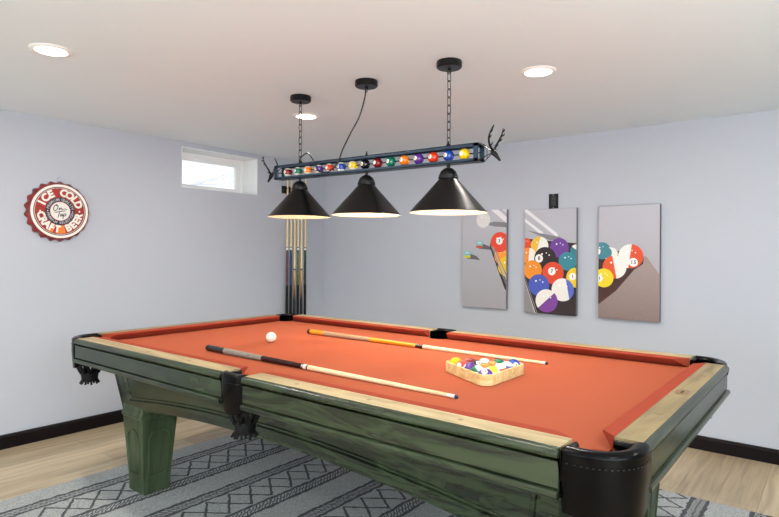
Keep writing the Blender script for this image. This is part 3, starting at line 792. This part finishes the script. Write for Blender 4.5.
m = MB(); m.tube(spline([(2.198, LY, H - .03), (2.192, LY - .005, 2.02), (2.165, LY - .015, 1.93), (2.12, LY - .03, 1.85), (2.075, yf, 1.775), (2.055, yf, 1.735), (2.03, yf, 1.70), (1.97, yf, 1.666), (1.90, yf, 1.675), (1.875, yf, 1.71), (1.845, yf - .003, 1.755), (1.79, LY - .02, 1.785), (1.735, LY - .006, 1.775), (1.719, LY - .004, 1.765)]), .0036, n=8)
m.build('power_cord', M_CORD, pl, smooth=True)

def deer(sx):
    """deer head on rods at one end of the bar; sx = direction it faces"""
    xe = BX1 if sx > 0 else BX0; z0 = zc(xe)
    ap = Vector((xe + sx * .060, LY, z0 - .004))
    m = MB()
    for s in (-1, 1):
        for t in (-1, 1): m.tube([(xe, LY + s * (W_ - .003), z0 + t * .037), ap], .0022, n=6)
    m.tube([(xe + sx * .02, LY + (W_ - .003) * .62, z0 + .024), (xe + sx * .02, LY + (W_ - .003) * .62, z0 - .026)], .0016, n=6)
    br = m.build('head_bracket', M_BLK, pl, smooth=True)
    m = MB(); loops = []
    d = Vector((sx * .62, 0, -.78)); sd = Vector((0, 1, 0)); nn = d.cross(sd)
    for s, a, b in ((-.014, .004, .004), (-.008, .011, .011), (.004, .013, .013), (.016, .0105, .011), (.030, .0075, .008), (.042, .006, .0065), (.050, .0045, .005), (.054, .001, .001)):
        c = ap + d * s
        loops.append([c + sd * a * cos(t) + nn * b * sin(t) for t in [2 * pi * k / 12 for k in range(12)]])
    m.loft(loops)
    for s in (-1, 1):                                             # ears
        e0 = ap + sd * s * .010 + Vector((0, 0, .006)); m.loft([[e0 + Vector(v) * k for v in ((0, 0, -.004), (.003 * sx, 0, 0), (0, 0, .004), (-.003 * sx, 0, 0))] for k in (1,)] + [[e0 + sd * s * .011 + Vector((0, 0, .004)) + Vector(v) for v in ((0, 0, -.005), (.002 * sx, 0, 0), (0, 0, .005), (-.002 * sx, 0, 0))], [e0 + sd * s * .024 + Vector((0, 0, .009)) + Vector(v) * .2 for v in ((0, 0, -.004), (.003 * sx, 0, 0), (0, 0, .004), (-.003 * sx, 0, 0))]])
    hd = m.build('deer_head', M_BLK, br, smooth=True)
    for s in (-1, 1):
        m = MB(); o = ap + sd * s * .006 + Vector((0, 0, .006))
        main = spline([o, o + Vector((-sx * .004, s * .022, .022)), o + Vector((sx * .002, s * .040, .050)), o + Vector((sx * .014, s * .043, .076)), o + Vector((sx * .024, s * .036, .100))], 6)
        m.tube(main, [  .0056 - .0032 * i / (len(main) - 1) for i in range(len(main))], n=8)
        for k, dv in ((5, (.014, .0, .016)), (11, (.016, .004, .014)), (16, (.016, .005, .012)), (20, (.010, .002, .012))):
            b = main[k]; m.tube([b, b + Vector((sx * dv[0] * .6, s * dv[1], dv[2] * .4)), b + Vector((sx * dv[0], s * dv[1], dv[2]))], [.0042, .0034, .001], n=6)
        m.build('antler', M_BLK, br, smooth=True)
deer(1); deer(-1)

# ------------------------------------------------------------------ recessed ceiling lights in view
M_TRIM = mat('downlight_trim', '#f4f3f0', .4); M_LENS = mat('downlight_lens', '#ffffff', .4, emit=(1, .97, .92, 1), emit_s=9)
for x, y, lab in ((1.395, -3.065, 'round recessed ceiling light above the bottle cap sign'), (1.408, -1.571, 'round recessed ceiling light seen behind the left chain of the light bar'), (2.955, -1.520, 'round recessed ceiling light to the right of the light bar, above the canvases')):
    d = thing('recessed_light', (x, y, H), lab, 'ceiling light', 'recessed ceiling lights')
    m = MB(); m.lathe([(.062, H - .004), (.064, H - .007), (.078, H - .006), (.085, H - .001), (.085, H)], (x, y, 0), n=40, caps=False); m.build('trim_ring', M_TRIM, d, smooth=True)
    m = MB(); m.lathe([(.063, H - .0005), (.063, H - .005), (.001, H - .006)], (x, y, 0), n=40); m.build('lens', M_LENS, d, smooth=50)
    light('recessed_lamp', 'AREA', (x, y, H - .014), L_DOWN * 2.2, WARM, shape='DISK', size=.13)

# ------------------------------------------------------------------ bottle cap sign on the left wall
SGY, SGZ = -2.492, 1.500
sign = thing('bottle_cap_sign', (0, SGY, SGZ), 'round red bottle cap wall sign lettered ice cold craft beer', 'wall sign')
def SP(u_, v, d): return (d, SGY + u_, SGZ + v)         # u to the right as seen from the room, v up, d off the wall
M_RED = mat('cap_red_enamel', '#8a1a16', .35, coat=.2, noise=('#6a100e', 22)); M_CREAM = mat('cap_cream', '#ece6dc', .4); M_NAVY = mat('cap_dark_ring', '#20222c', .4); M_RED2 = mat('cap_red_print', '#a8231b', .4, noise=('#8f1a15', 30))
def ring(m, r0, r1, d, n=96):
    m.loft([[SP(r * cos(2 * pi * k / n), r * sin(2 * pi * k / n), d) for k in range(n)] for r in (r0, r1)], caps=False)
m = MB(); n = 21 * 8
def flute(r, amp, d): return [SP((r + amp * cos(21 * 2 * pi * k / n)) * cos(2 * pi * k / n), (r + amp * cos(21 * 2 * pi * k / n)) * sin(2 * pi * k / n), d) for k in range(n)]
m.loft([flute(.194, .007, .003), flute(.196, .007, .006), flute(.192, .004, .022), flute(.187, .0015, .036), flute(.183, 0, .043), flute(.177, 0, .046), flute(.001, 0, .046)], caps=False)
m.build('crimped_cap', M_RED, sign, smooth=60)
D = .0464
def disc(name, r0, r1, mt, d):
    m = MB(); ring(m, r0, r1, d); return m.build(name, mt, sign)
disc('cream_ring', .161, .177, M_CREAM, D)
disc('pinstripe', .1565, .159, M_NAVY, D + .0002); disc('pinstripe', .1525, .155, M_CREAM, D + .0002)
disc('lettering_band', .0905, .151, M_RED2, D + .0002)
disc('dark_band', .063, .0905, M_NAVY, D + .0004)
disc('pinstripe', .061, .0645, M_RED2, D + .0008); disc('centre_disc', .0001, .062, mat('cap_centre', '#e6e0da', .4), D + .0006)
def ring_text(txt, r, size, a_mid, span, top, d, offset=0.0):
    """letters set along an arc; top: read clockwise over the top, else counter-clockwise along the bottom"""
    m = MB(); nl = len(txt)
    for i, ch in enumerate(txt):
        if ch == ' ': continue
        f_ = (i / (nl - 1) - .5) * span
        a = a_mid - f_ if top else a_mid + f_
        me = text_polys(ch, size, offset=offset); vs = []
        ang = a - pi / 2 if top else a + pi / 2
        for v in me.vertices:
            x = v.co.x * cos(ang) - v.co.y * sin(ang) + r * cos(a); y = v.co.x * sin(ang) + v.co.y * cos(ang) + r * sin(a)
            vs.append(m.bm.verts.new(SP(x, y, d)))
        for p in me.polygons: m.face([vs[k] for k in p.vertices])
        bpy.data.meshes.remove(me)
    return m
for w_ in ('ICE     ', '    COLD'): ring_text(w_, .1205, .066, radians(90), radians(132), True, D + .0008, .0032).build('word', M_CREAM, sign)
for w_ in ('CRAFT     ', '      BEER'): ring_text(w_, .1205, .063, radians(270), radians(152), False, D + .0008, .0032).build('word', M_CREAM, sign)
for w_ in ('PREMIUM        ', '        QUALITY'): ring_text(w_, .0765, .0225, radians(90), radians(150), True, D + .001, .0004).build('word', mat('cap_grey_print', '#b9bcc4', .4), sign)
for w_ in ('PREMIUM          ', '        SELECTION'): ring_text(w_, .0765, .0215, radians(270), radians(155), False, D + .001, .0004).build('word', mat('cap_grey_print', '#b9bcc4', .4), sign)
m = MB()
for a in (0, 180):
    c = (.1205 * cos(radians(a + 2)), .1205 * sin(radians(a + 2))); m.loft([[SP(c[0] + r * cos(t), c[1] + r * sin(t), D + .0008) for t in [2 * pi * k / 14 for k in range(14)]] for r in (.006, .0005)], caps=False)
    c = (.0765 * cos(radians(a)), .0765 * sin(radians(a))); m.loft([[SP(c[0] + r * cos(t), c[1] + r * sin(t), D + .001) for t in [2 * pi * k / 14 for k in range(14)]] for r in (.0035, .0005)], caps=False)
m.build('bullet_dots', M_CREAM, sign)
# amber flash between CRAFT and BEER
m = MB()
for a0_, a1_ in ((238, 252), (262, 284)):
    m.loft([[SP(r * cos(radians(a)), r * sin(radians(a)), D + .0005) for a in [a0_ + (a1_ - a0_) * k / 8 for k in range(9)]] for r in (.094, .148)], closed=False, caps=False)
m.build('amber_flash', mat('cap_amber_print', '#e8792a', .4), sign)
# handwritten words in the centre
def stroke(m, pts, r=.0024): m.tube([SP(x, y, D + .001) for x, y in [(v.x * 1.42, v.y * 1.42) for v in spline([(a, b, 0) for a, b in pts], 5)]], r, n=6)
m = MB()
stroke(m, [(-.018, .030), (-.026, .022), (-.029, .008), (-.024, .001), (-.016, .006), (-.010, .018), (-.012, .027), (-.018, .030), (-.014, .022)])
stroke(m, [(-.006, .006), (-.003, .016), (-.004, .007), (.001, .014), (.005, .015), (.006, .008), (.011, .010), (.022, .012), (.030, .010)])
stroke(m, [(-.024, -.006), (-.008, -.003), (.010, .001), (.022, .003)])
stroke(m, [(-.002, -.002), (-.006, -.014), (-.010, -.030)])
stroke(m, [(.008, -.012), (.002, -.015), (.000, -.022), (.006, -.021), (.009, -.012), (.009, -.021), (.013, -.019)])
stroke(m, [(.016, -.010), (.013, -.024), (.011, -.036)]); stroke(m, [(.016, -.012), (.023, -.011), (.024, -.018), (.018, -.021), (.014, -.020)])
m.build('script_lettering', mat('cap_script_ink', '#16161c', .4), sign)
m = MB(); m.tube([(.008, SGY, SGZ + .19), (.006, SGY - .004, SGZ + .205), (.004, SGY, SGZ + .225), (.003, SGY + .012, SGZ + .232)], .0012, n=6); m.build('hanging_wire', mat('wire_grey', '#8b8d94', .4, metal=.8), sign)

# ------------------------------------------------------------------ three canvas prints on the back wall
def clip_poly(pts):
    for ax, lim, keep in ((0, 0, 1), (0, 1, -1), (1, 0, 1), (1, 1, -1)):
        out = []
        for i in range(len(pts)):
            a, b = pts[i - 1], pts[i]; ia, ib = (a[ax] - lim) * keep >= 0, (b[ax] - lim) * keep >= 0
            if ia != ib:
                t = (lim - a[ax]) / (b[ax] - a[ax]); out.append((a[0] + (b[0] - a[0]) * t, a[1] + (b[1] - a[1]) * t))
            if ib: out.append(b)
        pts = out
        if not pts: return []
    return pts
def half(pts, c, ang):
    """the part of a polygon on one side of a line through c; used for a ball's white cap"""
    nx, ny = cos(ang), sin(ang); out = []
    f_ = lambda p: (p[0] - c[0]) * nx + (p[1] - c[1]) * ny
    for i in range(len(pts)):
        a, b = pts[i - 1], pts[i]; fa, fb = f_(a), f_(b)
        if (fa >= 0) != (fb >= 0):
            t = fa / (fa - fb); out.append((a[0] + (b[0] - a[0]) * t, a[1] + (b[1] - a[1]) * t))
        if fb >= 0: out.append(b)
    return out
CW, CH, CD = .40, .785, .034
class Canvas:
    def __init__(s, x, z, ground, label, edge):
        s.x, s.z, s.k = x, z, 0
        s.t = thing('canvas_print', (x + CW / 2, 0, z), label, 'wall art', 'pool themed canvas prints')
        m = MB(); m.box((x, -CD, z), (x + CW, 0, z + CH)); m.build('stretched_canvas', mat('canvas_edge_' + edge, edge, .7), s.t, bevel=.002)
        s.front('printed_ground', [(.004, .002), (.996, .002), (.996, .998), (.004, .998)], ground)
    def front(s, name, pts, mt):
        pts = clip_poly(pts)
        if len(pts) < 3: return
        s.k += 1; y = -CD - .0006 - .00008 * s.k
        m = MB(); m.poly([(s.x + u_ * CW, y, s.z + v * CH) for u_, v in pts])
        return m.build(name, mt if not isinstance(mt, str) else mat('print_' + mt, mt, .55), s.t)
    def circ(s, u_, v, r, n=36, sx=1.0, sy=1.0): return [(u_ + r * sx * cos(2 * pi * k / n), v + r * sy * CW / CH * sin(2 * pi * k / n)) for k in range(n)]
    def ball(s, u_, v, r, c, white=None, num=None, shade=True):
        pts = s.circ(u_, v, r); s.front('printed_ball', pts, c)
        if white is not None:
            off, ang = white
            w_ = half(pts, (u_ + off * r * cos(ang), v + off * r * sin(ang) * CW / CH), ang); s.front('printed_stripe', w_, '#ece7df')
        if num:
            du, dv, txt = num
            s.front('printed_spot', s.circ(u_ + du * r, v + dv * r * CW / CH, r * .36), '#f1ede6')
            s.k += 1; y = -CD - .0006 - .00008 * s.k
            if 0 < u_ + du * r < 1:
                me = text_polys(txt, r * CW * .46, offset=.0006); m = MB()
                vs = [m.bm.verts.new((s.x + (u_ + du * r) * CW + q_.co.x, y, s.z + (v + dv * r * CW / CH) * CH + q_.co.y)) for q_ in me.vertices]
                for p in me.polygons: m.face([vs[k] for k in p.vertices])
                m.build('printed_number', mat('print_ink', '#141414', .55), s.t)
        for du, dv, rr in ((-.28, .38, .085), (.12, .48, .05), (.38, .30, .06)):
            s.front('printed_glint', s.circ(u_ + du * r, v + dv * r * CW / CH, r * rr, 10), '#fbfaf8')
def grad(name, c1, c2, noise=0, horizontal=False):
    """a printed colour wash across the picture"""
    m = bpy.data.materials.new(name); m.use_nodes = True; nt = m.node_tree; N = nt.nodes; b = N['Principled BSDF']; b.inputs['Roughness'].default_value = .55
    tc = N.new('ShaderNodeTexCoord'); sp = N.new('ShaderNodeSeparateXYZ'); nt.links.new(tc.outputs['Generated'], sp.inputs[0])
    r = N.new('ShaderNodeValToRGB'); r.color_ramp.elements[0].color = lin(c1); r.color_ramp.elements[1].color = lin(c2)
    src = sp.outputs[0 if horizontal else 2]
    if noise:
        nz = N.new('ShaderNodeTexNoise'); nz.inputs['Scale'].default_value = 160; nt.links.new(tc.outputs['Object'], nz.inputs['Vector'])
        ma = N.new('ShaderNodeMath'); ma.operation = 'MULTIPLY_ADD'; ma.inputs[1].default_value = noise; nt.links.new(nz.outputs[0], ma.inputs[0]); nt.links.new(src, ma.inputs[2]); src = ma.outputs[0]
    nt.links.new(src, r.inputs[0]); nt.links.new(r.outputs[0], b.inputs['Base Color'])
    return m
G1 = grad('print_grey_wash', '#a09da0', '#b6b5bd', 0)
DK = '#2a1c1b'
# left print: chalk cubes, a pale ball and a cue on grey, the rack coming in from the right
c = Canvas(1.646, .803, G1, 'left canvas print of chalk cubes, a pale ball and the tip of a ball triangle', '#77757a')
c.front('printed_smear', [(.5, .86), (.75, .83), (1, .82), (1, .87), (.75, .88)], '#7d7a7e')
c.front('printed_cue', [(.66, 1.0), (.82, 1.0), (1.0, .925), (1.0, .862)], '#e3e0e2'); c.front('printed_cue', [(.9, 1.0), (1.0, 1.0), (1.0, .965)], '#d9d6d8')
c.ball(.487, .9, .155, '#d9d5d2')
for u_, v, c2 in ((.403, .652, '#c7502a'), (.122, .549, '#c9c22c')):
    c.front('printed_shadow', [(u_ - .02, v - .045), (u_ + .30, v - .06), (u_ + .22, v - .02), (u_ + .05, v + .01)], '#5d5a5d')
    c.front('printed_chalk', [(u_ - .08, v - .035), (u_ + .07, v - .04), (u_ + .075, v + .0), (u_ - .075, v + .005)], c2)
    c.front('printed_chalk', [(u_ - .08, v - .012), (u_ + .075, v - .016), (u_ + .08, v + .03), (u_ - .07, v + .038)], '#7fb2b4')
    c.front('printed_chalk', [(u_ - .05, v + .008), (u_ + .05, v + .004), (u_ + .05, v + .022), (u_ - .04, v + .028)], '#a9d0cf')
c.front('printed_rack', [(.66, .69), (.8, .72), (1.0, .70), (1.0, .19), (.965, .21), (.64, .62)], DK)
c.ball(.93, .535, .19, '#f0961e'); c.ball(1.02, .43, .2, '#e8c01c')
c.ball(.86, .672, .20, '#dd4122', None, (-.05, .12, '3'))
for k in range(3): c.front('printed_rack_edge', [(.665 + k * .03, .63 - k * .004), (.68 + k * .03, .63 - k * .004), (1.0, .27 + k * .045), (1.0, .245 + k * .045)], '#8b8182' if k != 1 else '#b5acab')
# middle print: the crowd of balls
c = Canvas(2.200, .792, G1, 'middle canvas print crowded with coloured pool balls, under the black wall plate', '#77757a')
c.front('printed_cue', [(0, .885), (0, .915), (.36, .78), (.38, .755), (.34, .748)], '#e3e0e2'); c.front('printed_cue', [(0, .98), (0, 1.0), (.05, 1.0), (.64, .765), (.66, .742), (.62, .735)], '#e3e0e2')
c.front('printed_smear', [(.05, .80), (.5, .70), (.75, .70), (.7, .73), (.3, .77)], '#7f7c80')
c.front('printed_rack', [(0, .72), (.5, .695), (1, .672), (1, 0), (.2, .005), (0, .30)], DK)
c.front('printed_felt', [(0, .29), (.17, 0), (0, 0)], '#8b888a')
for k in range(3): c.front('printed_rack_edge', [(0, .36 - k * .035), (0, .348 - k * .035), (.25 - k * .04, 0), (.27 - k * .04, 0)], '#8b8182' if k != 1 else '#d5cfcd')
c.ball(.03, .674, .10, '#dc4424')
c.ball(.298, .648, .175, '#e9b93a', (-.15, radians(-30))); c.ball(.682, .63, .18, '#6a3a90'); c.ball(1.0, .605, .11, '#2f7a86', (.1, radians(70)))
c.ball(.08, .552, .155, '#ee8a2a', (.05, radians(-10))); c.ball(.411, .528, .215, '#261413', None, (-.55, .0, '8')); c.ball(.842, .505, .17, '#2f8290')
c.ball(.168, .415, .185, '#ee8f1c'); c.ball(.565, .392, .205, '#d9431c', None, (-.1, .15, '7')); c.ball(1.0, .355, .18, '#ecc81e', None, (-.35, .1, '1'))
c.ball(.293, .272, .205, '#4657b4'); c.ball(.754, .238, .21, '#5a68c4', (-.45, radians(200)))
c.ball(.447, .126, .215, '#7b3f96', (.05, radians(115)))
# right print: the far corner of the triangle
c = Canvas(2.758, .793, G1, 'right canvas print of the last few balls against brown felt', '#6d6466')
c.front('printed_felt', [(.55, .6), (.80, .55), (1, .40), (1, 0), (0, 0), (0, .2)], grad('print_brown_felt', '#7a6661', '#9c8a86', .5))
c.front('printed_rack', [(0, .63), (.3, .60), (.66, .60), (.75, .54), (.74, .49), (.60, .44), (.30, .25), (0, .12)], grad('print_rack_brown', '#4a211b', '#2a1715'))
c.ball(.06, .602, .15, '#3b7f8c', None, (-.5, -.1, '10')); c.ball(.21, .572, .12, '#e6e2da')
c.front('printed_stripe', c.circ(.13, .585, .10), '#3b7f8c')
c.ball(.54, .555, .205, '#dc4a24', (.05, radians(165)), (.22, -.5, '15'))
c.ball(.275, .458, .20, '#df5426', (.0, radians(20)))
c.ball(.095, .36, .165, '#ebcf1a', None, (-.45, -.05, '1'))

# ------------------------------------------------------------------ black wall plate above the middle canvas
p = thing('wall_outlet', (2.414, 0, 1.632), 'black electrical wall plate just above the middle canvas', 'outlet')
m = MB(); m.box((2.377, -.007, 1.578), (2.451, 0, 1.690)); m.build('cover_plate', mat('plate_black', '#101317', .3, spec=.2), p, bevel=.003)
m = MB(); m.box((2.397, -.0095, 1.600), (2.431, -.006, 1.668)); ins = m.build('receptacle', mat('receptacle_black', '#0c0e11', .35), p, bevel=.001)
m = MB()
for zc_ in (1.617, 1.651):
    for dx in (-.006, .006): m.box((2.414 + dx - .001, -.0099, zc_ - .004), (2.414 + dx + .001, -.0093, zc_ + .004))
m.build('slots', mat('slot_dark', '#3b4148', .5), ins)
m = MB()
for zs in (1.587, 1.681): m.lathe([(.003, 0), (.003, .001)], (2.414, -.0068, zs), (0, -1, 0), n=10)
m.build('screw', M_SILV, p)
